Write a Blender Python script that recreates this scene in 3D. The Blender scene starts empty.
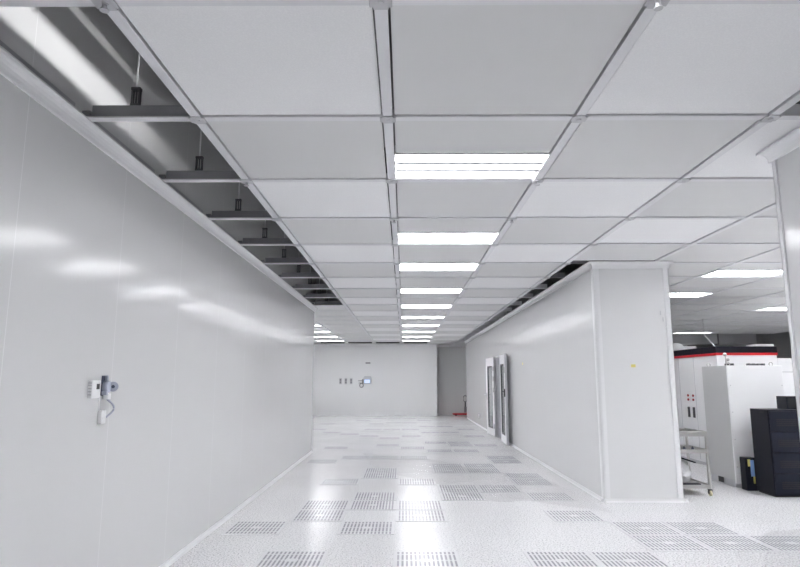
import bpy, bmesh, math, random
from mathutils import Matrix, Vector, noise
random.seed(7)
S = bpy.context.scene
C = S.collection
PI = math.pi
H = 1.58            # camera height
CZ = 3.203          # underside of the ceiling grid
GX, GY, P = -0.1, 2.4, 1.2   # grid origin and pitch

# ------------------------------------------------------------------ materials
def new_mat(name):
    m = bpy.data.materials.new(name); m.use_nodes = True
    nt = m.node_tree
    return m, nt, nt.nodes['Principled BSDF']

def plain(name, col, rough=.5, metal=0., spec=.5, bump=None, var=None):
    m, nt, b = new_mat(name)
    b.inputs['Base Color'].default_value = (*col, 1)
    b.inputs['Roughness'].default_value = rough
    b.inputs['Metallic'].default_value = metal
    b.inputs['Specular IOR Level'].default_value = spec
    tc = nt.nodes.new('ShaderNodeTexCoord')
    if var:
        n = nt.nodes.new('ShaderNodeTexNoise'); n.inputs['Scale'].default_value = var[0]
        mx = nt.nodes.new('ShaderNodeMix'); mx.data_type = 'RGBA'
        mx.inputs[6].default_value = (*[c * (1 - var[1]) for c in col], 1)
        mx.inputs[7].default_value = (*[min(1, c * (1 + var[1])) for c in col], 1)
        nt.links.new(tc.outputs['Object'], n.inputs['Vector'])
        nt.links.new(n.outputs['Fac'], mx.inputs[0]); nt.links.new(mx.outputs[2], b.inputs['Base Color'])
    if bump:
        n = nt.nodes.new('ShaderNodeTexNoise'); n.inputs['Scale'].default_value = bump[0]
        bp = nt.nodes.new('ShaderNodeBump'); bp.inputs['Strength'].default_value = bump[1]
        bp.inputs['Distance'].default_value = .01
        nt.links.new(tc.outputs['Object'], n.inputs['Vector'])
        nt.links.new(n.outputs['Fac'], bp.inputs['Height']); nt.links.new(bp.outputs['Normal'], b.inputs['Normal'])
    return m

def math_node(nt, op, a, b=None, c=None):
    n = nt.nodes.new('ShaderNodeMath'); n.operation = op
    for i, v in enumerate((a, b, c)):
        if v is None: continue
        if isinstance(v, (int, float)): n.inputs[i].default_value = v
        else: nt.links.new(v, n.inputs[i])
    return n.outputs[0]

def line_mask(nt, coord, origin, pitch, width):
    """1 on thin lines every `pitch` along coord."""
    t = math_node(nt, 'SUBTRACT', coord, origin - pitch / 2)
    t = math_node(nt, 'DIVIDE', t, pitch)
    t = math_node(nt, 'FRACT', t)
    t = math_node(nt, 'SUBTRACT', t, .5)
    t = math_node(nt, 'ABSOLUTE', t)
    return math_node(nt, 'LESS_THAN', t, width / 2 / pitch)

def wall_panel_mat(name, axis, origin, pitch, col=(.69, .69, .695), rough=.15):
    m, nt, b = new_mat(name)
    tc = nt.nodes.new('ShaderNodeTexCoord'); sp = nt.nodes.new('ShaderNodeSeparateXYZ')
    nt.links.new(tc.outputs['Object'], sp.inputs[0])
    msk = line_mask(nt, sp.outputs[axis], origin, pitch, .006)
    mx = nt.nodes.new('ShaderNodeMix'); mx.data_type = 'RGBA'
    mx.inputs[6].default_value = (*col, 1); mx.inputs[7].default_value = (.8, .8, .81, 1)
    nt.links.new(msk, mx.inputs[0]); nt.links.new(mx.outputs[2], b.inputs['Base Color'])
    b.inputs['Roughness'].default_value = rough
    b.inputs['Specular IOR Level'].default_value = .36
    n = nt.nodes.new('ShaderNodeTexNoise'); n.inputs['Scale'].default_value = 1.2
    bp = nt.nodes.new('ShaderNodeBump'); bp.inputs['Strength'].default_value = .03; bp.inputs['Distance'].default_value = .05
    nt.links.new(tc.outputs['Object'], n.inputs['Vector']); nt.links.new(n.outputs['Fac'], bp.inputs['Height'])
    nt.links.new(bp.outputs['Normal'], b.inputs['Normal'])
    return m

def floor_mat():
    m, nt, b = new_mat('floor_terrazzo')
    tc = nt.nodes.new('ShaderNodeTexCoord'); sp = nt.nodes.new('ShaderNodeSeparateXYZ')
    nt.links.new(tc.outputs['Object'], sp.inputs[0])
    n = nt.nodes.new('ShaderNodeTexNoise'); n.inputs['Scale'].default_value = 62; n.inputs['Detail'].default_value = 3
    nt.links.new(tc.outputs['Object'], n.inputs['Vector'])
    r = nt.nodes.new('ShaderNodeValToRGB')
    e = r.color_ramp.elements
    e[0].position = .36; e[0].color = (.4, .4, .42, 1)
    e[1].position = .5; e[1].color = (.84, .84, .85, 1)
    nt.links.new(n.outputs['Fac'], r.inputs[0])
    n2 = nt.nodes.new('ShaderNodeTexNoise'); n2.inputs['Scale'].default_value = .9; n2.inputs['Detail'].default_value = 4
    nt.links.new(tc.outputs['Object'], n2.inputs['Vector'])
    lx = line_mask(nt, sp.outputs[0], -.1, .6, .005); ly = line_mask(nt, sp.outputs[1], 5.98, .6, .005)
    ln = math_node(nt, 'MAXIMUM', lx, ly)
    mx = nt.nodes.new('ShaderNodeMix'); mx.data_type = 'RGBA'
    mx.inputs[7].default_value = (.62, .62, .64, 1)
    ln = math_node(nt, 'MULTIPLY', ln, .6)
    nt.links.new(ln, mx.inputs[0]); nt.links.new(r.outputs[0], mx.inputs[6])
    nt.links.new(mx.outputs[2], b.inputs['Base Color'])
    rr = math_node(nt, 'MULTIPLY_ADD', n2.outputs['Fac'], .16, .12)
    nt.links.new(rr, b.inputs['Roughness'])
    b.inputs['Specular IOR Level'].default_value = .22
    n3 = nt.nodes.new('ShaderNodeTexNoise'); n3.inputs['Scale'].default_value = 3
    nt.links.new(tc.outputs['Object'], n3.inputs['Vector'])
    bp = nt.nodes.new('ShaderNodeBump'); bp.inputs['Strength'].default_value = .05; bp.inputs['Distance'].default_value = .02
    nt.links.new(n3.outputs['Fac'], bp.inputs['Height']); nt.links.new(bp.outputs['Normal'], b.inputs['Normal'])
    return m

def slot_mat():
    m, nt, b = new_mat('slotted_tile')
    tc = nt.nodes.new('ShaderNodeTexCoord'); sp = nt.nodes.new('ShaderNodeSeparateXYZ')
    nt.links.new(tc.outputs['Object'], sp.inputs[0])
    x, y = sp.outputs[0], sp.outputs[1]
    sx = line_mask(nt, x, .0195, .039, .0195)
    sy = line_mask(nt, y, .09, .18, .16)
    core = math_node(nt, 'MULTIPLY', sx, sy)
    ax = math_node(nt, 'LESS_THAN', math_node(nt, 'ABSOLUTE', x), .055)
    ay = math_node(nt, 'LESS_THAN', math_node(nt, 'ABSOLUTE', y), .045)
    solid = math_node(nt, 'SUBTRACT', 1., math_node(nt, 'MULTIPLY', ax, ay))
    core = math_node(nt, 'MULTIPLY', core, solid)
    for q, lim in ((x, .272), (y, .265)): core = math_node(nt, 'MULTIPLY', core, math_node(nt, 'LESS_THAN', math_node(nt, 'ABSOLUTE', q), lim))
    mx = nt.nodes.new('ShaderNodeMix'); mx.data_type = 'RGBA'
    mx.inputs[6].default_value = (.76, .76, .78, 1); mx.inputs[7].default_value = (.31, .31, .34, 1)
    nt.links.new(core, mx.inputs[0]); nt.links.new(mx.outputs[2], b.inputs['Base Color'])
    b.inputs['Roughness'].default_value = .22
    b.inputs['Specular IOR Level'].default_value = .3
    return m

def filter_mat():
    m, nt, b = new_mat('filter_mesh')
    tc = nt.nodes.new('ShaderNodeTexCoord')
    v = nt.nodes.new('ShaderNodeTexVoronoi'); v.inputs['Scale'].default_value = 110
    nt.links.new(tc.outputs['Object'], v.inputs['Vector'])
    r = nt.nodes.new('ShaderNodeValToRGB')
    r.color_ramp.elements[0].color = (.83, .83, .84, 1); r.color_ramp.elements[1].color = (.9, .9, .905, 1)
    nt.links.new(v.outputs['Distance'], r.inputs[0]); nt.links.new(r.outputs[0], b.inputs['Base Color'])
    b.inputs['Roughness'].default_value = .7
    b.inputs['Specular IOR Level'].default_value = .2
    return m

def emit_mat(name, col, s):
    m, nt, b = new_mat(name)
    b.inputs['Base Color'].default_value = (.9, .9, .9, 1)
    b.inputs['Emission Color'].default_value = (*col, 1); b.inputs['Emission Strength'].default_value = s
    return m

def film_mat():
    m, nt, b = new_mat('clear_film')
    nt.nodes.remove(b)
    out = nt.nodes['Material Output']
    t = nt.nodes.new('ShaderNodeBsdfTransparent'); g = nt.nodes.new('ShaderNodeBsdfGlossy'); g.inputs['Roughness'].default_value = .08
    d = nt.nodes.new('ShaderNodeBsdfDiffuse'); d.inputs[0].default_value = (.8, .8, .82, 1)
    fr = nt.nodes.new('ShaderNodeFresnel'); fr.inputs[0].default_value = 1.35
    m1 = nt.nodes.new('ShaderNodeMixShader'); m1.inputs[0].default_value = .05
    nt.links.new(t.outputs[0], m1.inputs[1]); nt.links.new(d.outputs[0], m1.inputs[2])
    m2 = nt.nodes.new('ShaderNodeMixShader')
    nt.links.new(math_node(nt, 'MULTIPLY', fr.outputs[0], .3), m2.inputs[0]); nt.links.new(m1.outputs[0], m2.inputs[1]); nt.links.new(g.outputs[0], m2.inputs[2])
    nt.links.new(m2.outputs[0], out.inputs[0])
    return m

def glass_mat():
    m, nt, b = new_mat('door_glass')
    b.inputs['Base Color'].default_value = (.8, .83, .84, 1); b.inputs['Roughness'].default_value = .06
    b.inputs['Transmission Weight'].default_value = .6; b.inputs['IOR'].default_value = 1.45
    return m

M = dict(
    floor=floor_mat(),
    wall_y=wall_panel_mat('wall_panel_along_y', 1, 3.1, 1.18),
    wall_x=wall_panel_mat('wall_panel_along_x', 0, 1.4, 1.18, (.82, .82, .825)),  # fuller light on the far wall put into the panel colour
    wall_plain=plain('wall_plain', (.70, .70, .705), .22, bump=(1.2, .03)),
    trim=plain('white_trim', (.82, .82, .83), .3),
    alu=plain('grey_aluminium', (.6, .6, .62), .35, .3),
    rail=plain('grid_rail', (.74, .74, .76), .45),
    conn=plain('grid_connector', (.55, .55, .57), .4, .2),
    steel=plain('dark_galvanised', (.27, .27, .285), .45, .4),
    chan=plain('wall_channel', (.4, .4, .43), .4, .4),
    blank=plain('blank_panel', (.68, .68, .68), .5, var=(.7, .03)),
    filt=filter_mat(),
    hall=plain('hall_grey', (.42, .42, .43), .8, var=(1, .12)),
    wall_r=wall_panel_mat('wall_panel_partition', 1, 3.1, 1.18, (.77, .77, .775)),  # wall panel copy made lighter; brighter side light put into its colour
    void=plain('void', (.1, .1, .105), .9),
    slab=plain('concrete_slab', (.25, .25, .255), .9, var=(2, .2)),
    tray=plain('lamp_tray', (.9, .9, .9), .4),
    tube=emit_mat('lamp_tube', (.97, .98, 1.), 17.),
    slot=slot_mat(),
    film=film_mat(),
    glass=glass_mat(),
    gasket=plain('black_gasket', (.06, .06, .065), .5),
    white=plain('powder_white', (.88, .88, .89), .35),
    grey=plain('powder_white_shaded', (.58, .58, .58), .4),  # white cabinet body, the shade of its side put into the colour
    black=plain('powder_black', (.005, .006, .014), .5, spec=.25),
    black2=plain('powder_black_face', (.007, .009, .02), .5, spec=.25),
    vent=plain('vent_dark', (.004, .005, .008), .6),
    red=plain('red_paint', (.55, .01, .02), .35),
    darkred=plain('dark_red_paint', (.3, .012, .02), .35),
    inox=plain('stainless', (.5, .49, .48), .28, .85),
    rubber=plain('rubber', (.03, .03, .03), .6),
    brass=plain('caster_yellow', (.72, .66, .45), .4),
    bag=plain('plastic_bag', (.82, .82, .84), .25, bump=(18, .6)),
    yellow=plain('yellow_sticker', (.75, .66, .2), .5),
    blue=plain('blue_sticker', (.25, .42, .75), .4),
    bluegrey=plain('blue_grey_plastic', (.42, .45, .54), .35),
    navy=plain('navy_plastic', (.07, .08, .13), .4),
    screen=emit_mat('screen_blue', (.25, .5, 1.), .7),
)

# ------------------------------------------------------------------ mesh helpers
class MB:
    def __init__(s): s.bm = bmesh.new()
    def box(s, x0, x1, y0, y1, z0, z1, mi=0, bev=0):
        r = bmesh.ops.create_cube(s.bm, size=1, matrix=Matrix.Translation(((x0+x1)/2, (y0+y1)/2, (z0+z1)/2)) @ Matrix.Diagonal((abs(x1-x0), abs(y1-y0), abs(z1-z0), 1)))
        fs = {f for v in r['verts'] for f in v.link_faces}
        for f in fs: f.material_index = mi
        if bev:
            es = {e for v in r['verts'] for e in v.link_edges}
            q = bmesh.ops.bevel(s.bm, geom=list(es), offset=bev, segments=2, affect='EDGES', profile=.5)
            for f in q['faces']: f.material_index = mi
        return s
    def cyl(s, p, q, r, n=12, r2=None, mi=0):
        p, q = Vector(p), Vector(q); d = q - p
        m = Matrix.Translation((p+q)/2) @ d.to_track_quat('Z', 'Y').to_matrix().to_4x4()
        o = bmesh.ops.create_cone(s.bm, cap_ends=True, segments=n, radius1=r, radius2=r if r2 is None else r2, depth=d.length, matrix=m)
        for f in {f for v in o['verts'] for f in v.link_faces}:
            f.material_index = mi
            if len(f.verts) == 4: f.smooth = True
        return s
    def ball(s, c, r, sc=(1, 1, 1), n=12):
        o = bmesh.ops.create_uvsphere(s.bm, u_segments=n, v_segments=n//2+2, radius=r, matrix=Matrix.Translation(c) @ Matrix.Diagonal((*sc, 1)))
        for f in {f for v in o['verts'] for f in v.link_faces}: f.smooth = True
        return s
    def tube(s, pts, r, n=8):
        pts = [Vector(p) for p in pts]
        rings = []
        for i, p in enumerate(pts):
            t = (pts[min(i+1, len(pts)-1)] - pts[max(i-1, 0)]).normalized()
            q = t.to_track_quat('Z', 'Y')
            rings.append([s.bm.verts.new(p + q @ Vector((r*math.cos(a*2*PI/n), r*math.sin(a*2*PI/n), 0))) for a in range(n)])
        for a, b in zip(rings, rings[1:]):
            for i in range(n):
                f = s.bm.faces.new((a[i], a[(i+1) % n], b[(i+1) % n], b[i])); f.smooth = True
        s.bm.faces.new(rings[0][::-1]); s.bm.faces.new(rings[-1])
        return s
    def prism(s, prof, axis, a0, a1, mi=0):
        """profile (two coords) extruded along axis 'x','y' or 'z'."""
        def pt(u, v, a): return {'x': (a, u, v), 'y': (u, a, v), 'z': (u, v, a)}[axis]
        A = [s.bm.verts.new(pt(u, v, a0)) for u, v in prof]; B = [s.bm.verts.new(pt(u, v, a1)) for u, v in prof]
        n = len(prof); fs = [s.bm.faces.new(A), s.bm.faces.new(B[::-1])]
        for i in range(n): fs.append(s.bm.faces.new((A[i], B[i], B[(i+1) % n], A[(i+1) % n])))
        for f in fs: f.material_index = mi
        return s
    def done(s, name, mats, parent=None, loc=(0, 0, 0), rot=(0, 0, 0), kind=None):
        bmesh.ops.recalc_face_normals(s.bm, faces=s.bm.faces[:])
        me = bpy.data.meshes.new(name); s.bm.to_mesh(me); s.bm.free()
        for m in (mats if isinstance(mats, (list, tuple)) else [mats]): me.materials.append(m)
        o = bpy.data.objects.new(name, me); C.objects.link(o)
        o.location = loc; o.rotation_euler = rot
        if parent: o.parent = parent
        if kind: o['kind'] = kind
        return o

def tag(o, label, cat, group=None):
    o['label'] = label; o['category'] = cat
    if group: o['group'] = group
    return o
def thing(name, label, cat, loc=(0, 0, 0), rotz=0, group=None):
    o = bpy.data.objects.new(name, None); C.objects.link(o)
    o.location = loc; o.rotation_euler = (0, 0, rotz)
    return tag(o, label, cat, group)
def struct_empty(name, loc=(0, 0, 0)):
    o = bpy.data.objects.new(name, None); C.objects.link(o); o.location = loc; o['kind'] = 'structure'; return o
def dup(root, loc, label, group=None):
    r = root.copy(); C.objects.link(r); r.location = loc; r['label'] = label
    if group: r['group'] = group
    for ch in list(root.children):
        c = ch.copy(); C.objects.link(c); c.parent = r
        for g in ch.children:
            d = g.copy(); C.objects.link(d); d.parent = c
    return r
ORD = ['nearest', 'second', 'third', 'fourth', 'fifth', 'sixth', 'seventh', 'eighth', 'ninth', 'tenth', 'eleventh', 'twelfth', 'thirteenth', 'fourteenth', 'fifteenth']

# ------------------------------------------------------------------ room shell
XL, XR, XR2 = -2.05, 2.63, 3.67      # left wall face, right partition faces
YE = 13.85                            # end of left wall
YF, YFR = 27.6, 28.5                  # far wall, recess wall
YP0, YP1 = 8.3, 25.9                  # right partition
YN = 4.15                             # end of near right wall
HX, HY = 14.2, 30.5                   # hall extents
ST = 'structure'
MB().box(-6.2, HX+.2, -5.2, HY+.2, -.2, 0).done('floor', M['floor'], kind=ST)
MB().box(-6.2, HX+.2, -5.2, HY+.2, 4.8, 5.0).done('ceiling_slab', M['slab'], kind=ST)
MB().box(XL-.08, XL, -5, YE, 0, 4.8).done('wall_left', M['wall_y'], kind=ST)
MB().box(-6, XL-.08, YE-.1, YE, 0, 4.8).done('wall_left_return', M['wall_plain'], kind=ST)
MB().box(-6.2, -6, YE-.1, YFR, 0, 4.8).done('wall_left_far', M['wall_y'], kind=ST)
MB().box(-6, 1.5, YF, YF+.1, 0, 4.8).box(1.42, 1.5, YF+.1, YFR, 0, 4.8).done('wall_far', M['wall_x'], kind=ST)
MB().box(1.42, XR2+1.2, YFR, YFR+.1, 0, 4.8).done('wall_recess', M['wall_plain'], kind=ST)
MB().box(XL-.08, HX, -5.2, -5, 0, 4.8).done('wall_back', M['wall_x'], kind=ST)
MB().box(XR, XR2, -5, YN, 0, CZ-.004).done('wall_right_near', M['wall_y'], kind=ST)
D0, D1, DH = 16.25, 17.35, 2.24      # doorway in the partition
ZT = CZ-.004
w = MB()
w.box(XR, XR+.06, YP0, D0, 0, ZT).box(XR, XR+.06, D1, YP1, 0, ZT).box(XR, XR+.06, D0, D1, DH, ZT)
w.box(XR2-.06, XR2, YP0, YP1, 0, ZT).box(XR+.06, XR2-.06, YP1-.06, YP1, 0, ZT).box(XR+.06, XR2-.06, YP0, YP0+.06, 0, ZT)
w.box(XR+.06, XR2-.06, D0-.3, D0-.24, 0, 2.6).box(XR+.06, XR2-.06, D1+.24, D1+.3, 0, 2.6).box(XR+.06, XR2-.06, D0-.24, D1+.24, 2.5, 2.6)
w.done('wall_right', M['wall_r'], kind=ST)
MB().box(XR2, HX, HY, HY+.2, 0, 4.8).done('wall_hall_far', M['hall'], kind=ST)
MB().box(HX, HX+.2, -5, HY, 0, 4.8).done('wall_hall_right', M['hall'], kind=ST)

# cove profiles: (offset from wall, height)
def cove(r, n=5, top=0.):
    """concave quarter cove hanging under z=0 from the wall at u=0"""
    pts = [(0, top), (r, top), (r, -.012)]
    for i in range(n+1):
        a = PI/2 * i/n
        pts.append((.016 + (r-.022)*(1-math.sin(a)), -.012 - (r+.004)*(1-math.cos(a))))
    pts += [(.014, -(r+.022)), (0, -(r+.022))]
    return pts
def cornice(axis, wallc, sgn, a0, a1, z, name, m0=0, m1=0):
    """m0, m1: how far each end runs on with the projection of the profile (1 = mitred outside corner)"""
    pr = cove(.068, top=0); b = MB()
    prof = [(wallc + sgn*u, z + v) for u, v in pr]
    b.prism(prof, axis, 0, 1)
    ax = 'xyz'.index(axis); n = len(pr)
    b.bm.verts.ensure_lookup_table()
    for i, v in enumerate(b.bm.verts):
        u = pr[i % n][0]
        v.co[ax] = a0 - m0*u if i < n else a1 + m1*u
    return b.done(name, M['trim'], kind=ST)
cornice('y', XL, 1, -5, YE, CZ+.003, 'trim_1')
cornice('y', XR, -1, -5, YN, CZ-.001, 'trim_2', 0, 1)
cornice('x', YN, 1, XR, XR2, CZ-.001, 'trim_19', 1, 0)
cornice('y', XR, -1, YP0, YP1, CZ-.001, 'trim_3', 1, 0)
cornice('x', YP0, -1, XR, XR2, CZ-.001, 'trim_4', 1, 1)
cornice('x', YF, -1, -6, 1.5, CZ-.001, 'trim_5')
cornice('x', YFR, -1, 1.5, XR2, CZ-.001, 'trim_6')
cornice('y', XR2, 1, YP0, YP1, CZ-.001, 'trim_7', 1, 0)
def base(axis, wallc, sgn, a0, a1, name):
    prof = [(wallc, 0), (wallc+sgn*.034, 0), (wallc+sgn*.031, .005), (wallc+sgn*.015, .015), (wallc+sgn*.009, .036), (wallc+sgn*.009, .042), (wallc, .042)]
    return MB().prism(prof, axis, a0, a1).done(name, M['trim'], kind=ST)
base('y', XL, 1, -5, YE, 'baseboard_left')
base('y', XR, -1, -5, YN, 'baseboard_right_near')
w = MB()
for a0, a1 in ((YP0-.05, D0), (D1, YP1)):
    w.prism([(XR, 0), (XR-.034, 0), (XR-.031, .005), (XR-.015, .015), (XR-.009, .036), (XR-.009, .042), (XR, .042)], 'y', a0, a1)
w.done('baseboard_right', M['trim'], kind=ST)
base('x', YP0, -1, XR-.05, XR2+.05, 'baseboard_front')
base('x', YF, -1, -6, 1.5, 'baseboard_far')
base('x', YFR, -1, 1.5, XR2, 'baseboard_recess')
base('y', XR2, 1, YP0-.05, YP1, 'baseboard_hall')
# rounded corner profiles
def corner_post(cx_, cy_, sx, sy, name, z1=CZ-.09, w_=.075):
    """quarter-round post covering the outside corner at (cx_,cy_); body lies on the -sx,-sy side"""
    r = .05; b = MB()
    prof = []
    ox, oy = cx_ - sx*(r-.012), cy_ - sy*(r-.012)
    for i in range(7):
        a = PI/2*i/6
        prof.append((ox + sx*r*math.cos(a), oy + sy*r*math.sin(a)))
    prof = [(cx_ + sx*.012, cy_ - sy*w_), ] + prof + [(cx_ - sx*w_, cy_ + sy*.012), (cx_ - sx*w_, cy_), (cx_, cy_), (cx_, cy_ - sy*w_)]
    o = b.prism(prof, 'z', .05, z1).done(name, M['trim'], kind=ST)
    return o
corner_post(XR, YP0, -1, -1, 'trim_8')
corner_post(XR2, YP0, 1, -1, 'trim_9')
corner_post(XR, YN, -1, 1, 'trim_10', CZ-.09, .055)
corner_post(XL, YE, 1, 1, 'trim_11')
corner_post(1.5, YF, 1, -1, 'trim_12')
# dark channel and bright conduit on the wall above the ceiling line
w = MB()
for k in range(-4, 10):
    y0, y1 = GY + P*(k-1) + .1, GY + P*k - .12
    w.box(XL, XL+.035, y0, y1, CZ+.012, CZ+.055)
w.done('trim_13', M['chan'], kind=ST)

# ------------------------------------------------------------------ ceiling grid
ceil = struct_empty('ceiling')
HEND = 21.6
def gx(c): return GX + P*c
def gy(k): return GY + P*k
KS = range(-5, 21)
RW = .03
for c in range(-4, 12):
    x = gx(c)
    if x < -1.4: y0, y1 = gy(9), YF-.07
    elif x < 2.4: y0, y1 = -5, (YF-.07 if x < 1.4 else YFR-.07)
    elif x < 3.6: y0, y1 = YN-.6, YP0-.07
    else: y0, y1 = -5, HEND+.03
    MB().box(x-RW, x+RW, y0, y1, CZ, CZ+.012).box(x-.018, x+.018, y0, y1, CZ+.012, CZ+.07).done('grid_rail', [M['rail']], ceil)
for k in KS:
    y = gy(k)
    segs = []
    xl = -1.3 if k <= 8 else -5.9
    if k <= 1: segs = [(xl, 2.3), (3.7, 13)] 
    elif k <= 4: segs = [(xl, 13)]
    else: segs = [(xl, 2.3), (XR2+.07, 13)]
    if y > HEND + .1: segs = segs[:1]
    b = MB()
    for a0, a1 in segs:
        b.box(a0, a1, y-RW, y+RW, CZ+.001, CZ+.0125).box(a0, a1, y-.018, y+.018, CZ+.0125, CZ+.06)
    b.done('cross_bar', M['rail'], ceil)
# bars across the open bays beside the left wall
for k in range(-4, 10):
    y = gy(k)
    b = MB()
    x0, x1 = XL+.05, -1.33
    b.box(x0, x1, y-RW, y+RW, CZ+.001, CZ+.012, 0)
    b.box(x0+.04, x1, y-.026, y-.02, CZ+.012, CZ+.085, 1).box(x0+.04, x1, y+.02, y+.026, CZ+.012, CZ+.085, 1)
    b.box(x0+.02, x1, y-.026, y+.026, CZ+.012, CZ+.018, 1)
    b.box(x0-.02, x0+.03, y-.03, y+.03, CZ+.012, CZ+.05, 1)
    b.done('bay_bar', [M['rail'], M['steel']], ceil)
    hx = -1.70
    h = MB().cyl((hx, y, CZ+.21), (hx, y, 4.8), .005, 6).cyl((hx, y, CZ+.02), (hx, y, CZ+.1), .008, 8).done('hanger_rod', M['alu'], ceil)
    t = MB()
    for a in (-.022, .022): t.box(hx+a-.006, hx+a+.006, y-.012, y+.012, CZ+.1, CZ+.2)
    t.box(hx-.03, hx+.03, y-.018, y+.018, CZ+.085, CZ+.105, 0, .004).box(hx-.03, hx+.03, y-.018, y+.018, CZ+.195, CZ+.215, 0, .004)
    t.cyl((hx, y, CZ+.1), (hx, y, CZ+.2), .007, 8)
    t.done('turnbuckle', M['gasket'], h)
for k in range(4, 21):
    y = gy(k)
    if y < YP0-.05: continue
    MB().box(2.33, XR-.05, y-RW, y+RW, CZ+.001, CZ+.012).box(2.33, XR-.05, y-.022, y+.022, CZ+.012, CZ+.08).done('bay_bar', M['rail'] if k > 6 else M['steel'], ceil)
for k in (0, 1): MB().box(2.33, XR-.05, gy(k)-RW, gy(k)+RW, CZ+.001, CZ+.08).done('bay_bar', M['rail'], ceil)
# cast connectors where the rails cross
for k in range(-1, 9):
    for c in (-1, 0, 1, 2):
        x, y = gx(c), gy(k)
        b = MB()
        b.box(x-.05, x+.05, y-.034, y+.034, CZ-.008, CZ, 0, .003).box(x-.034, x+.034, y-.05, y+.05, CZ-.0085, CZ-.0005, 0, .003)
        b.cyl((x, y, CZ-.013), (x, y, CZ-.008), .016, 12)
        if (c, k) in ((-1, 0), (1, 0), (0, 3), (1, 2), (1, 3), (-1, 2)):
            b.cyl((x, y, CZ-.035), (x, y, CZ-.01), .011, 10).cyl((x, y, CZ-.04), (x, y, CZ-.034), .02, 10)
        b.done('connector', M['conn'], ceil)

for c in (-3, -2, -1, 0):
    MB().box(gx(c)+.09, gx(c+1)-.09, gy(20)-.09, gy(20)-.04, CZ-.05, CZ-.002).done('shadow_gap_strip', M['gasket'], ceil)  # black strip put in for the shadow gap at the far end
# diagonal braces above the panels
for y in (4.35, 5.3, 6.5):
    for s_ in (-1, 1): MB().cyl((-1.25, y-.25*s_, 3.54), (-1.25, y+.25*s_, 4.1), .012, 6).done('brace_rod', M['steel'], ceil)
# ---- panels, filters and light fittings
def filt_proto():
    t = thing('filter_panel', 'white filter panel', 'ceiling filter')
    MB().box(-.56, .56, -.56, .56, .012, .03).done('mesh_face', M['filt'], t)
    MB().box(-.552, .552, -.552, .552, .03, .31).done('housing', M['void'], t)
    return t
def lamp_proto():
    t = thing('ceiling_light', 'bright recessed light fitting', 'ceiling light')
    b = MB()
    hx_, hy_, d = .565, .262, .075
    b.box(-hx_, hx_, -hy_, hy_, d, d+.004)
    for s in (-1, 1):
        b.prism([(s*hy_, .004), (s*hy_, d), (s*(hy_-.03), d)], 'x', -hx_, hx_)
        b.prism([(s*hx_, .004), (s*hx_, d), (s*(hx_-.012), d)], 'y', -hy_, hy_)
    # two ridges of the reflector between the tubes
    for y in (-.085, .085): b.prism([(y-.03, d), (y, d-.03), (y+.03, d)], 'x', -hx_, hx_)
    b.done('reflector_tray', M['tray'], t)
    for y in (-.085, .075):
        MB().box(-hx_+.004, hx_-.004, y-.026, y+.026, .004, .018).done('line_bar', M['rail'], t)  # grey bars added below the tubes to give dimmer lines
    for y in (-.17, 0, .17):
        u = MB().cyl((-.545, y, .045), (.545, y, .045), .017, 10).done('lamp_tube', M['tube'], t)
        for x0 in (-.562, .545): MB().box(x0, x0+.017, y-.02, y+.02, .025, .075).done('tube_socket', M['tray'], u)
    return t
FP = LP = None
def put_filter(c, k, label, group):
    global FP
    loc = (gx(c)+.6, gy(k)+.6, CZ)
    if FP is None:
        FP = filt_proto(); FP.location = loc; FP['label'] = label; FP['group'] = group
    else: dup(FP, loc, label, group)
def put_lamp(c, k, far, label, group):
    global LP
    loc = (gx(c)+.6, gy(k) + (.89 if far else .31), CZ)
    if LP is None:
        LP = lamp_proto(); LP.location = loc; LP['label'] = label; LP['group'] = group
    else: dup(LP, loc, label, group)

rest = MB()
def blank(c, k, y0=None, y1=None, single=False, x0=None, x1=None):
    x0 = gx(c)+.042 if x0 is None else x0; x1 = gx(c+1)-.042 if x1 is None else x1
    y0 = gy(k)+.042 if y0 is None else y0; y1 = gy(k+1)-.042 if y1 is None else y1
    if single: MB().box(x0, x1, y0, y1, CZ+.009, CZ+.03).done('blank_panel', M['blank'], ceil)
    else: rest.box(x0, x1, y0, y1, CZ+.009, CZ+.03)

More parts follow.
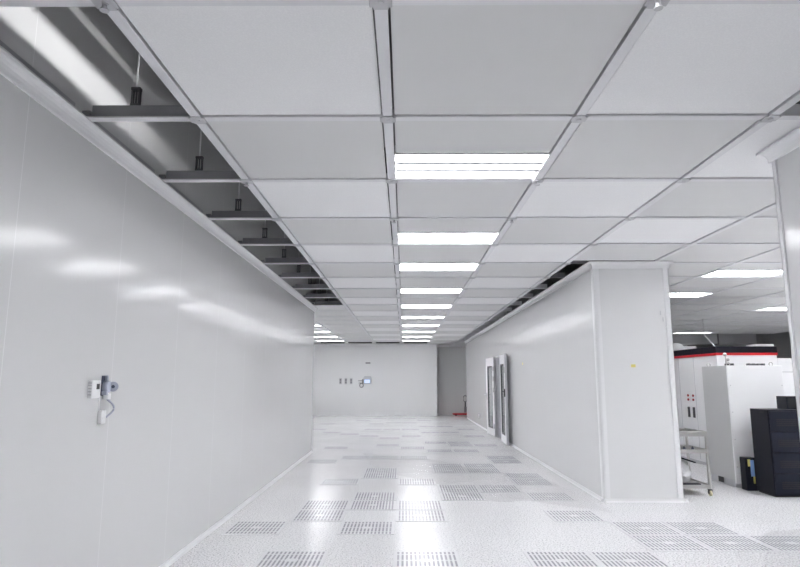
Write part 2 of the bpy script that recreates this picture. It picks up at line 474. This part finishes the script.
cols = {-1: 'beside the open bays', 1: 'between lights and partition', 2: 'over the gap between the partitions'}
cnt = {}
def nth(key):
    cnt[key] = cnt.get(key, 0) + 1
    return ORD[min(cnt[key]-1, 14)]
for k in range(-5, 21):
    y = gy(k)
    vis = k >= 0
    # column A
    for c in (-1, 1):
        if k % 2 == 0 and vis:
            put_filter(c, k, 'white filter panel, %s from the camera in the ceiling column %s' % (nth(c), cols[c]), 'ceiling filter panels')
        else: blank(c, k, single=vis)
    # column B with lamps
    if k % 2 == 1 or k % 2 == -1:
        far = k <= 3
        lab = 'bright three-tube ceiling light in the middle column, %s from the camera' % nth('lamp') if vis else 'bright three-tube ceiling light behind the camera'
        put_lamp(0, k, far, lab, 'middle row of ceiling lights')
        if far: blank(0, k, gy(k)+.037, gy(k)+.6, vis)
        else: blank(0, k, gy(k)+.61, gy(k+1)-.037, vis)
    else: blank(0, k, single=vis)
    # column D
    if 1 <= k <= 4:
        if k % 2 == 1: put_filter(2, k, 'white filter panel, %s from the camera, in the ceiling %s' % (nth(2), cols[2]), 'ceiling filter panels')
        else: blank(2, k, single=True, y1=(YP0-.07 if k == 4 else None))
    # left far columns
    if k >= 9:
        for c in (-4, -3, -2):
            if c == -3 and k >= 13 and k % 2 == 1:
                put_lamp(c, k, False, 'bright three-tube ceiling light beyond the end of the long wall, %s from the camera' % nth('lampL'), 'left row of ceiling lights')
                blank(c, k, gy(k)+.61, gy(k+1)-.037)
            else: blank(c, k)
    # hall
    if y < HEND - .1:
        for c in range(3, 11):
            x0 = None
            if c == 3 and k >= 5: x0 = XR2 + .08
            if c == 3 and k == 4: pass
            if (c == 4 and k % 2 and -1 <= k <= 7) or (c == 7 and k % 2 and 1 <= k <= 9) or (c, k) == (8, 15) or (c in (5, 6) and k in (1, 3)) or (c in (9, 10) and k in (3, 5, 7, 9, 11)):  # closing column sets are unseen lamps, added to brighten the hall
                nm = 'lampH%d' % c
                put_lamp(c, k, True, 'bright ceiling light over the equipment hall, %s %s from the camera' % ({4: 'inner row', 7: 'outer row', 8: 'far row', 5: 'added second row', 6: 'added third row', 9: 'added fourth row', 10: 'added outermost row'}[c], nth(nm)), 'ceiling lights of the equipment hall')
                blank(c, k, gy(k)+.037, gy(k)+.6)
            else: blank(c, k, x0=x0)
o = rest.done('panel_field', M['blank'], ceil); o['kind'] = 'stuff'
# half strip of panels closing the far end
b = MB()
b.box(-5.9, 1.5, gy(21)+.037, YF-.07, CZ+.009, CZ+.03) if gy(21)+.05 < YF-.07 else None
b.box(1.14, 2.27, gy(21)-.0, YFR-.07, CZ+.009, CZ+.03).box(2.33, XR2+.4, YP1+.05, YFR-.07, CZ+.009, CZ+.03)
b.done('end_panel', M['blank'], ceil)

# ---- plenum: added slabs and lamp, both unseen, that throw the band of light on the upper wall
MB().box(-1.02, -.98, -4.5, 13, 3.668, 3.811).done('plenum_blocker_1', M['slab'], kind=ST)
MB().box(-1.02, -.98, -4.5, 13, 3.824, 4.8).done('plenum_blocker_2', M['slab'], kind=ST)
MB().box(-1.02, -.98, -4.5, 13, 3.3, 3.538).done('plenum_blocker_3', M['slab'], kind=ST)
MB().box(1.3, 1.34, -4.5, 13, 3.3, 4.8).done('plenum_blocker_4', M['slab'], kind=ST)
def area(name, loc, rot, sx, sy, power):
    l = bpy.data.lights.new(name, 'AREA'); l.shape = 'RECTANGLE'; l.size = sx; l.size_y = sy; l.energy = power; l.spread = math.radians(70)
    o = bpy.data.objects.new(name, l); C.objects.link(o); o.location = loc; o.rotation_euler = rot
    return o
# points towards -X, long side along Y
area('plenum_lamp', (.5, 3.4, 3.75), (PI/2, 0, PI/2), 1.6, .1, 7)

# ------------------------------------------------------------------ floor grilles
TI = [(-5, 23), (-5, 27), (-4, 21), (-3, 1), (-3, 10), (-3, 14), (-3, 20), (-3, 30), (-2, -1), (-2, 2), (-2, 3), (-2, 6), (-2, 11), (-2, 19), (-2, 23), (-2, 27), (-2, 32), (-1, 1), (-1, 3), (-1, 4), (-1, 7), (-1, 8), (-1, 11), (-1, 15), (-1, 18), (-1, 23), (-1, 28), (-1, 32), (0, -1), (0, 2), (0, 3), (0, 6), (0, 11), (0, 14), (0, 19), (0, 23), (0, 28), (0, 32), (1, 4), (1, 5), (1, 8), (1, 9), (1, 13), (1, 16), (1, 21), (1, 25), (1, 30), (2, -1), (2, 5), (2, 8), (2, 9), (2, 13), (2, 15), (2, 16), (2, 21), (2, 25), (3, -1), (3, 2), (3, 4), (3, 6), (3, 7), (3, 10), (3, 11), (3, 15), (3, 19), (3, 23), (4, 0), (4, 1), (5, 0), (5, 1), (6, 0)]
icol = sorted({i for i, j in TI}); tile0 = None
CW = ['first', 'second', 'third', 'fourth', 'fifth', 'sixth', 'seventh', 'eighth', 'ninth', 'tenth', 'eleventh', 'twelfth']
cnt.clear()
for i, j in sorted(TI, key=lambda t: (t[0], t[1])):
    loc = (-.1 + .6*i + .3, 5.98 + .6*j + .3, 0)
    lab = 'grey slotted floor tile, %s from the camera in the %s tile column from the left' % (nth(i), CW[icol.index(i)])
    if tile0 is None:
        tile0 = MB().box(-.295, .295, -.295, .295, 0, .003).done('slotted_floor_tile', M['slot'])
        tag(tile0, lab, 'floor tile', 'slotted airflow floor tiles'); tile0.location = loc
    else:
        o = tile0.copy(); C.objects.link(o); o.location = loc; o['label'] = lab

# ------------------------------------------------------------------ double door folded open on the partition
door = struct_empty('door_1', (XR, (D0+D1)/2, 0))
hw = (D1-D0)/2
b = MB()
for s in (-1, 1): b.box(-.03, .09, s*hw, s*(hw-.05), 0, DH)
b.box(-.03, .09, -hw, hw, DH-.05, DH)
b.done('door_frame', M['alu'], door)
def leaf(s, hy, ang, name='door_leaf'):
    """leaf lying back along the wall: runs from the hinge at y=hy away from the opening (s) ; ang tilts it off the wall"""
    W_, T = 1.16, .045
    e = MB()
    x0, x1 = -T, 0
    gx0, gx1 = .2, .62; z0, z1 = .22, 1.98      # glazed slot
    gx0, gx1 = .24, .9
    e.box(x0, x1, 0, gx0, .03, DH-.02).box(x0, x1, gx1, W_, .03, DH-.02).box(x0, x1, gx0, gx1, .03, z0).box(x0, x1, gx0, gx1, z1, DH-.02)
    if s < 0:
        for v in e.bm.verts: v.co.y = -v.co.y
    o = e.done('door_leaf', M['white'], door, loc=(-.045, hy, 0), rot=(0, 0, ang))
    f = MB()
    for a, c_ in ((gx0, gx0+.014), (gx1-.014, gx1)): f.box(x0-.006, x1+.006, s*a, s*c_, z0, z1)
    f.box(x0-.006, x1+.006, s*gx0, s*gx1, z0, z0+.035).box(x0-.006, x1+.006, s*gx0, s*gx1, z1-.035, z1)
    f.done('window_gasket', M['gasket'], o)
    MB().box(-.028, -.018, s*(gx0+.03), s*(gx1-.03), z0+.035, z1-.035).done('window_pane', M['glass'], o)
    g = MB()
    g.box(x0-.003, x1+.003, s*(W_-.01), s*(W_+.012), .03, DH-.02).box(x0-.003, x1+.003, -s*.012, s*.01, .03, DH-.02).box(x0-.003, x1+.003, 0, s*W_, .015, .03)
    g.done('edge_profile', M['alu'], o)
    return o
l1 = leaf(-1, -hw, -.045)
l2 = leaf(1, hw, .055)
for z in (1.62, 1.9, 1.3, .3):
    MB().cyl((-.05, -.03, z-.06), (-.05, -.03, z+.06), .035, 10).done('hinge', M['alu'], l2)
MB().box(-.075, -.04, -1.12, -1.06, 1.17, 1.36, 0, .005).cyl((-.075, -1.09, 1.3), (-.11, -1.09, 1.3), .012).box(-.12, -.1, -1.1, -.98, 1.29, 1.31).done('door_lock', M['gasket'], l1)
MB().box(-.06, -.04, -1.13, -1.08, 1.75, 1.9).done('door_latch', M['alu'], l1)
MB().box(-.065, -.04, 1.06, 1.12, 1.0, 1.2, 0, .005).cyl((-.065, 1.09, 1.15), (-.1, 1.09, 1.15), .012).box(-.115, -.095, .98, 1.1, 1.14, 1.16).done('door_handle', M['alu'], l2)

# ------------------------------------------------------------------ wall devices
# left wall: little display box, dial device, socket and cord
t = thing('thermostat', 'small white box with dark display on the left wall', 'wall controller', (XL, 4.02, 1.52))
MB().box(0, .03, -.055, .06, -.058, .058, 0, .006).done('case', M['white'], t)
MB().box(.03, .033, .0, .035, .0, .035).done('display', M['gasket'], t)
b = MB()
for z in (-.04, -.02, 0, .02, .035): b.box(.004, .026, -.058, -.054, z, z+.01)
b.done('side_vent', M['alu'], t)
t = thing('dial_device', 'blue-grey round dial device on the left wall beside white box', 'wall device', (XL, 4.165, 1.535))
b = MB().box(0, .012, -.03, .05, -.06, .075, 0, .004).done('bracket', M['navy'], t)
MB().cyl((.012, .012, 0), (.04, .012, 0), .045, 20, .036).box(.012, .026, 0, .02, .03, .075).box(.012, .045, -.035, -.015, -.055, -.03).done('body', M['bluegrey'], t)
d = MB().cyl((.045, .052, 0), (.053, .035, 0), .034, 20).cyl((.02, .04, 0), (.046, .05, 0), .014, 10).done('dial', M['bluegrey'], t)
MB().cyl((.0528, .0355, 0), (.056, .029, 0), .011, 14).done('dial_hub', M['navy'], d)
MB().box(.01, .045, -.01, .035, -.085, -.045, 0, .004).done('connector', M['white'], t)
t = thing('wall_socket', 'small white socket box on left wall below the dial device', 'socket', (XL, 4.15, 1.335))
MB().box(0, .03, -.03, .03, -.045, .045, 0, .005).done('box', M['white'], t)
MB().box(.03, .034, -.02, .02, -.012, .03).done('faceplate', M['trim'], t)
pts = []
for i in range(13):
    a = i/12
    pts.append((XL+.03+.03*math.sin(PI*a), 4.175 + .05*math.sin(PI*a*.95) - .01*a, 1.45 - .12*a))
tag(MB().tube(pts, .007).done('cord', M['bluegrey']), 'grey cord curving from dial device down to the white wall socket', 'cord')
tag(MB().tube([(XL+.012, 4.1, 1.48), (XL+.012, 4.105, 1.42), (XL+.012, 4.115, 1.375)], .004).done('thin_cord', M['trim']), 'thin white cord straight down from white display box to the socket', 'cord')
# far wall
for n, x in (('leftmost', -2.86), ('middle', -2.62), ('rightmost', -2.38)):
    t = thing('switch_plate', 'grey switch plate on the far wall, %s of three' % n, 'switch', (x, YF, 1.53), 0, 'switch plates on the far wall')
    MB().box(-.06, .06, -.02, 0, -.14, .14, 0, .005).done('plate', M['alu'], t)
    MB().box(-.04, .04, -.028, -.02, -.1, -.01).box(-.04, .04, -.028, -.02, .01, .1).done('rocker', M['steel'], t)
tag(MB().box(-1.74, -1.52, YF-.012, YF, 2.31, 2.37, 0, .003).done('sign_plate', M['steel']), 'small dark plate high on the far wall above blue device', 'sign')
t = thing('wall_terminal', 'grey wall box with blue screen on the far wall', 'wall device', (-1.64, YF, 1.56))
b = MB()
prof = [(-.17, -.16), (.17, -.16), (.19, .05), (.15, .19), (-.13, .2), (-.19, .1)]
b.prism([(u, v) for u, v in prof], 'y', -.13, 0).done('case', M['alu'], t)
MB().box(-.13, .1, -.142, -.13, -.11, .03).done('screen', M['screen'], t)
MB().box(-.42, -.19, -.06, -.03, -.03, 0).box(-.4, -.19, -.06, -.03, -.13, -.1).box(-.24, -.19, -.08, 0, -.14, .06).done('bracket', M['steel'], t)
ring = [(-.27+.08*math.cos(a*PI/8), -.05, -.22+.09*math.sin(a*PI/8)) for a in range(17)]
MB().tube(ring, .018, 6).done('cable_loop', M['steel'], t)
# right partition
tag(MB().box(XR-.004, XR, 13.5, 13.57, 1.91, 1.96).done('yellow_sticker', M['yellow']), 'tiny yellow sticker high on the partition side wall near the open door', 'sticker')
tag(MB().box(3.08, 3.14, YP0-.004, YP0, 1.75, 1.79).done('yellow_sticker', M['yellow']), 'small yellow sticker on the front face of the partition', 'sticker')
t = thing('wall_outlet', 'white outlet low on the partition beyond the folded door', 'socket', (XR, 21.6, .34))
MB().box(-.02, 0, -.1, .1, -.06, .06, 0, .005).done('plate', M['trim'], t)
MB().box(-.024, -.02, -.05, .05, -.03, .03).done('socket_face', M['white'], t)
for (x, z) in ((3.525, 2.49), (3.555, 2.40)):  # raised bars standing for scratch and hole marks on the face
    w_ = 'upper' if z > 2.45 else 'lower'
    tag(MB().box(x-.006, x+.006, YP0-.006, YP0, z-.03, z+.03).done('wall_mark', M['alu']), '%s of two tiny grey clips on the partition front face' % w_, 'mark', 'clips on the partition front')

# ------------------------------------------------------------------ plastic sheets on the floor
def inside(poly, x, y):
    r = False
    for (x0, y0), (x1, y1) in zip(poly, poly[1:]+poly[:1]):
        if (y0 > y) != (y1 > y) and x < (x1-x0)*(y-y0)/(y1-y0)+x0: r = not r
    return r
def sheet(poly, label, step=.05, amp=.012):
    xs = [p[0] for p in poly]; ys = [p[1] for p in poly]
    bm = bmesh.new(); vs = {}
    nx, ny = int((max(xs)-min(xs))/step)+1, int((max(ys)-min(ys))/step)+1
    def v(i, j):
        if (i, j) not in vs:
            x, y = min(xs)+i*step, min(ys)+j*step
            n1 = abs(noise.noise((x*1.7, y*1.3, 3.1))); n2 = noise.noise((x*6, y*6, 9.))
            z = .006 + amp*max(0, .18-n1)/.18*.9 + amp*.25*(n2+.6)
            vs[(i, j)] = bm.verts.new((x+.03*noise.noise((y*3, x, 1)), y+.03*noise.noise((x*3, y, 5)), max(.0045, z)))
        return vs[(i, j)]
    for i in range(nx):
        for j in range(ny):
            if inside(poly, min(xs)+(i+.5)*step, min(ys)+(j+.5)*step):
                f = bm.faces.new((v(i, j), v(i+1, j), v(i+1, j+1), v(i, j+1))); f.smooth = True
    me = bpy.data.meshes.new('plastic_sheet'); bm.to_mesh(me); bm.free(); me.materials.append(M['film'])
    o = bpy.data.objects.new('plastic_sheet', me); C.objects.link(o)
    return tag(o, label, 'plastic sheet')
sheet([(-.9, 13.6), (.5, 12.7), (1.2, 11.3), (2.3, 10.2), (2.5, 7.6), (1.7, 8.3), (1.2, 8.25), (.62, 8.95), (.5, 9.8), (-.5, 10.9)], 'clear crinkled plastic sheet lying across the middle of the floor')
sheet([(2.75, 5.2), (3.1, 6.0), (3.9, 6.75), (5.2, 6.9), (5.2, 5.3)], 'clear plastic sheet on the floor in front of the equipment hall', amp=.008)

# ------------------------------------------------------------------ pallet truck in the recess
t = thing('pallet_truck', 'red hand pallet truck parked in the recess by the far wall', 'pallet truck', (2.25, 27.7, 0))
for dy in (-.2, .2):
    f = MB().box(0, .62, dy-.08, dy+.08, .05, .11, 0, .012).prism([(-.08, .06), (0, .05), (0, .11), (-.05, .1)], 'y', dy-.08, dy+.08).done('fork', M['red'], t)
    MB().cyl((.06, dy-.04, .035), (.06, dy+.04, .035), .035, 12).done('roller', M['rubber'], f)
MB().box(.56, .68, -.28, .28, .1, .2, 0, .015).done('frame', M['red'], t)
MB().cyl((.5, 0, .15), (.5, 0, .4), .06, 14).box(.55, .69, -.08, .08, .18, .28, 0, .01).done('pump', M['steel'], t)
for dy in (-.06, .06): MB().cyl((.64, dy-.03, .09), (.64, dy+.03, .09), .09, 16).done('steer_wheel', M['rubber'], t)
MB().cyl((.5, 0, .2), (.5, 0, .62), .03, 10).tube([(.5, 0, .6), (.43, 0, .66), (.43, 0, .84), (.46, 0, .88), (.54, 0, .88), (.57, 0, .84), (.57, 0, .66), (.5, 0, .6)], .016, 8).done('tow_handle', M['gasket'], t)


# ------------------------------------------------------------------ equipment hall
# stainless trolley
t = thing('trolley', 'stainless steel shelf trolley beside the partition', 'trolley', (3.74, 8.72, 0))
LX, LY = .5, .62
for z in (.1, .575, .80):
    b = MB().box(0, LX, 0, LY, z, z+.025)
    b.box(0, LX, -.003, .003, z, z+.05).box(0, LX, LY-.003, LY+.003, z, z+.05).box(-.003, .003, 0, LY, z, z+.05).box(LX-.003, LX+.003, 0, LY, z, z+.05)
    b.done('shelf', M['inox'], t)
for x in (.012, LX-.012):
    for y in (.012, LY-.012):
        o = MB().box(x-.017, x+.017, y-.017, y+.017, .09, .86, 0, .004).done('post', M['inox'], t)
        c_ = MB().cyl((x-.016, y, .036), (x+.016, y, .036), .036, 14).done('caster', M['brass'], t)
        MB().box(x-.024, x-.019, y-.02, y+.02, .03, .09).box(x+.019, x+.024, y-.02, y+.02, .03, .09).box(x-.024, x+.024, y-.022, y+.022, .075, .092).done('caster_fork', M['gasket'], c_)
MB().cyl((0, .012, .86), (LX, .012, .86), .012).cyl((0, LY-.012, .86), (LX, LY-.012, .86), .012).cyl((.012, 0, .86), (.012, LY, .86), .012).cyl((LX-.012, 0, .86), (LX-.012, LY, .86), .012).done('top_rail', M['inox'], t)
# things on the trolley
bm = bmesh.new(); bmesh.ops.create_icosphere(bm, subdivisions=4, radius=.16)
for v in bm.verts:
    n = noise.noise(v.co*9)*.035 + noise.noise(v.co*22)*.015
    v.co += v.co.normalized()*n; v.co.z *= .95; v.co.y *= 1.3; v.co.z = max(v.co.z, -.135)
me = bpy.data.meshes.new('plastic_bag'); bm.to_mesh(me); bm.free(); me.materials.append(M['bag'])
o = bpy.data.objects.new('plastic_bag', me); C.objects.link(o); o.location = (3.96, 9.07, .282)
tag(o, 'crumpled white plastic bag on bottom shelf of the trolley', 'bag')
o = MB().box(-.2, .2, -.14, .14, -.009, .009, 0, .003).done('black_tray', M['black'], loc=(4.0, 9.15, .47), rot=(0, .32, 0))
tag(o, 'flat black tray leaning on the white bag in the trolley', 'tray')
o = MB().box(3.8, 4.12, 8.745, 8.835, .125, .16, 0, .004).done('black_case', M['black']); tag(o, 'flat black case at the front of trolley bottom shelf', 'case')
for i, (x, l) in enumerate(((3.95, 'left'), (4.07, 'right'))):
    t2 = thing('small_bottle', '%s of two small dark bottles on the trolley middle shelf' % l, 'bottle', (x, 8.82, .6), 0, 'bottles on the trolley')
    MB().cyl((0, 0, 0), (0, 0, .04), .018, 12).done('bottle_body', M['navy'], t2); MB().cyl((0, 0, .04), (0, 0, .055), .01, 10).done('cap', M['gasket'], t2)

# white tall cabinet
t = thing('electrical_cabinet', 'tall white electrical cabinet behind the black cabinet', 'cabinet', (4.93, 9.37, 0))
CW_, CD_, CH_ = .84, .78, 1.8
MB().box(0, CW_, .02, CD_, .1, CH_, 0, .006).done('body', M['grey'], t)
MB().box(.01, CW_-.01, .04, CD_-.03, 0, .1).done('plinth', M['alu'], t)
dd = MB().box(.0, CW_, -.012, .02, .06, CH_-.005, 0, .005).done('door', M['white'], t)
for z in (.3, .7, 1.1, 1.5):
    for x in (.03, CW_-.03): MB().cyl((x, -.02, z), (x, -.012, z), .008, 8).done('screw', M['alu'], dd)
MB().box(-.006, 0, .35, .5, .02, .1).done('side_clip', M['gasket'], t)
for x in (.08, CW_-.1):
    for y in (.1, CD_-.08):
        MB().tube([(x+.028*math.cos(a*PI/6), y, CH_+.024+.028*math.sin(a*PI/6)) for a in range(13)], .007, 6).done('lifting_eye', M['inox'], t)
for x0, n in ((.16, 2), (.5, 4)):
    for i in range(n):
        o_ = MB().box(x0+i*.075, x0+i*.075+.05, .3, .36, CH_, CH_+.04, 0, .008).done('cable_gland', M['gasket'], t)
MB().cyl((.18, .34, CH_+.03), (.18, .34, CH_+.16), .012, 8).ball((.17, .34, CH_+.18), .03).ball((.21, .34, CH_+.1), .028).done('coupling', M['inox'], t)

# black cabinet
t = thing('black_cabinet', 'low black metal cabinet with rows of vent slots', 'cabinet', (5.06, 8.62, 0))
BW, BD, BH = .85, .45, 1.17
MB().box(0, BW, .012, BD, .02, BH, 0, .006).done('body', M['black'], t)
MB().box(.02, BW-.02, .03, BD-.02, 0, .02).done('plinth', M['rubber'], t)
for i in range(4):
    z0 = .04 + i*.28
    pnl = MB().box(.012, BW-.012, -.004, .012, z0, z0+.27, 0, .004).done('front_panel', M['black2'], t)
    b = MB()
    for r in range(4): b.box(.1, BW-.2, -.008, -.003, z0+.07+r*.026, z0+.085+r*.026)
    b.done('vent_slot', M['vent'], pnl)
MB().box(-.003, 0, .1, .2, BH-.05, BH-.03).done('side_catch', M['vent'], t)
t = thing('black_box', 'black box standing on top of the low black cabinet', 'box', (5.43, 8.78, BH))
MB().box(0, .5, 0, .24, 0, .18, 0, .006).done('case', M['black'], t)
MB().box(.02, .48, -.004, 0, .02, .16).done('front_face', M['vent'], t)
# small black unit with stickers
t = thing('battery_unit', 'small black unit with yellow and blue stickers on the floor', 'power unit', (4.96, 9.13, 0))
MB().box(0, .16, 0, .15, 0, .46, 0, .006).done('case', M['black'], t)
MB().box(.035, .075, -.003, 0, .34, .44).done('yellow_label', M['yellow'], t)
MB().box(.1, .125, -.003, 0, .1, .25).done('yellow_label', M['yellow'], t)
MB().box(.07, .125, -.0045, -.001, .2, .43).done('blue_label', M['blue'], t)

# big machine behind
t = thing('white_machine', 'large white machine with black and red top band', 'machine', (5.63, 11.0, 0))
MW, MD, MH = 1.08, 3.2, 2.02
MB().box(0, MW, 0, MD, .06, MH, 0, .01).done('body', M['white'], t)
MB().box(.02, MW-.02, .03, MD-.03, 0, .06).done('plinth', M['alu'], t)
MB().box(-.012, MW+.012, -.012, MD+.012, MH+.045, MH+.16, 0, .006).done('black_band', M['black'], t)
MB().box(-.014, MW+.014, -.014, MD+.014, MH, MH+.045, 0, .005).done('red_band', M['red'], t)
b = MB()
for y in (.9, 1.55): b.box(-.004, 0, y-.006, y+.006, .1, MH-.02)
b.done('panel_joint', M['alu'], t)
for y in (1.0, 1.21):
    MB().box(-.025, 0, y-.03, y+.03, .86, 1.06, 0, .006).done('door_pull', M['gasket'], t)
    for z in (1.2, 1.28): MB().cyl((-.02, y, z), (0, y, z), .022, 10).done('indicator', M['darkred'], t)
MB().cyl((-.03, .39, 1.44), (0, .39, 1.44), .03, 12).done('stop_button', M['red'], t)
# on top of the machine
b = MB().ball((0, 0, .06), .16, (1, 1.6, .9), 16)
for v in b.bm.verts: v.co.z = max(v.co.z, 0)
b.box(.05, .4, -.12, .12, 0, .13, 0, .02)
o = b.done('fan_unit', M['white'], loc=(5.98, 13.4, MH+.16)); tag(o, 'rounded white fan unit on the far top corner of the machine', 'fan unit')
o = MB().box(0, .35, 0, .3, 0, .05, 0, .01).done('white_case', M['white'], loc=(6.45, 11.2, MH+.16))
tag(o, 'low white case on top of the machine near its front', 'case')
# second machine to the right
t = thing('second_machine', 'white machine standing right of the banded machine', 'machine', (6.95, 11.4, 0))
MB().box(0, 2.4, 0, 2.2, .05, 1.98, 0, .01).done('body', M['white'], t)
MB().box(.03, 2.37, .03, 2.17, 0, .05).done('plinth', M['alu'], t)
MB().box(.0, 2.4, -.006, 0, 1.72, 1.735).box(.8, .812, -.006, 0, .1, 1.72).done('panel_joint', M['alu'], t)
# unfinished end of the hall ceiling: beams, ducts, rods
for i, y in enumerate((22.6, 24.6, 26.6, 28.6)):
    MB().box(XR2+.1, HX-.05, y-.1, y+.1, 3.6, 4.0).done('beam', M['hall'], kind=ST)
t = thing('air_duct', 'grey air duct hanging beyond the end of the hall ceiling', 'duct', (0, 0, 0))
MB().box(4.6, 13.5, 23.3, 24.0, 2.95, 3.35, 0, .01).done('duct_run', M['alu'], t)
for x in (6, 8, 10, 12): MB().box(x, x+.05, 23.27, 24.03, 2.92, 3.38).done('flange', M['steel'], t)
for x in (5.5, 9, 12.5): MB().cyl((x, 23.65, 3.35), (x, 23.65, 4.8), .01, 6).done('hanger_rod', M['alu'], t)
t = thing('white_pole', 'thin white pole hanging aslant above the banded machine', 'pole', (0, 0, 0))
MB().cyl((8.0, 16.2, 2.78), (8.35, 16.2, 2.36), .02, 8).done('pole', M['trim'], t)
MB().cyl((8.0, 16.2, 2.78), (8.0, 16.2, CZ), .006, 6).done('suspension_wire', M['alu'], t)
# dark opening in hall far wall
MB().box(14.1-2.2, 14.1-1.0, HY-.05, HY, 0, 3.1).done('door_2', M['void'], kind=ST)

# ------------------------------------------------------------------ camera
f_px, vx, vy = 605., 404., 380.
p = math.atan((vy-283.5)/f_px); psi = math.atan((vx-400.)/f_px*math.cos(p))
cp, sp_, c, s = math.cos(p), math.sin(p), math.cos(psi), math.sin(psi)
Fv = Vector((-s*cp, c*cp, sp_)); Rv = Vector((c, s, 0)); Uv = Vector((s*sp_, -c*sp_, cp))
cam = bpy.data.cameras.new('camera'); cam.sensor_width = 36; cam.lens = f_px/800*36; cam.clip_start = .05
co = bpy.data.objects.new('camera', cam); C.objects.link(co)
m = Matrix.Identity(4)
for i in range(3): m[i][0], m[i][1], m[i][2] = Rv[i], Uv[i], -Fv[i]
m.translation = Vector((0, 0, H)); co.matrix_world = m
S.camera = co

wd = bpy.data.worlds.new('world'); S.world = wd; wd.use_nodes = True
wd.node_tree.nodes['Background'].inputs[0].default_value = (.5, .52, .55, 1)
wd.node_tree.nodes['Background'].inputs[1].default_value = .2
S.view_settings.view_transform = 'Standard'; S.view_settings.look = 'None'
S.view_settings.gamma = 1; S.view_settings.exposure = 1.0
S.view_settings.use_curve_mapping = False
S.cycles.max_bounces = 14; S.cycles.diffuse_bounces = 10; S.cycles.glossy_bounces = 5
S.cycles.use_denoising = True
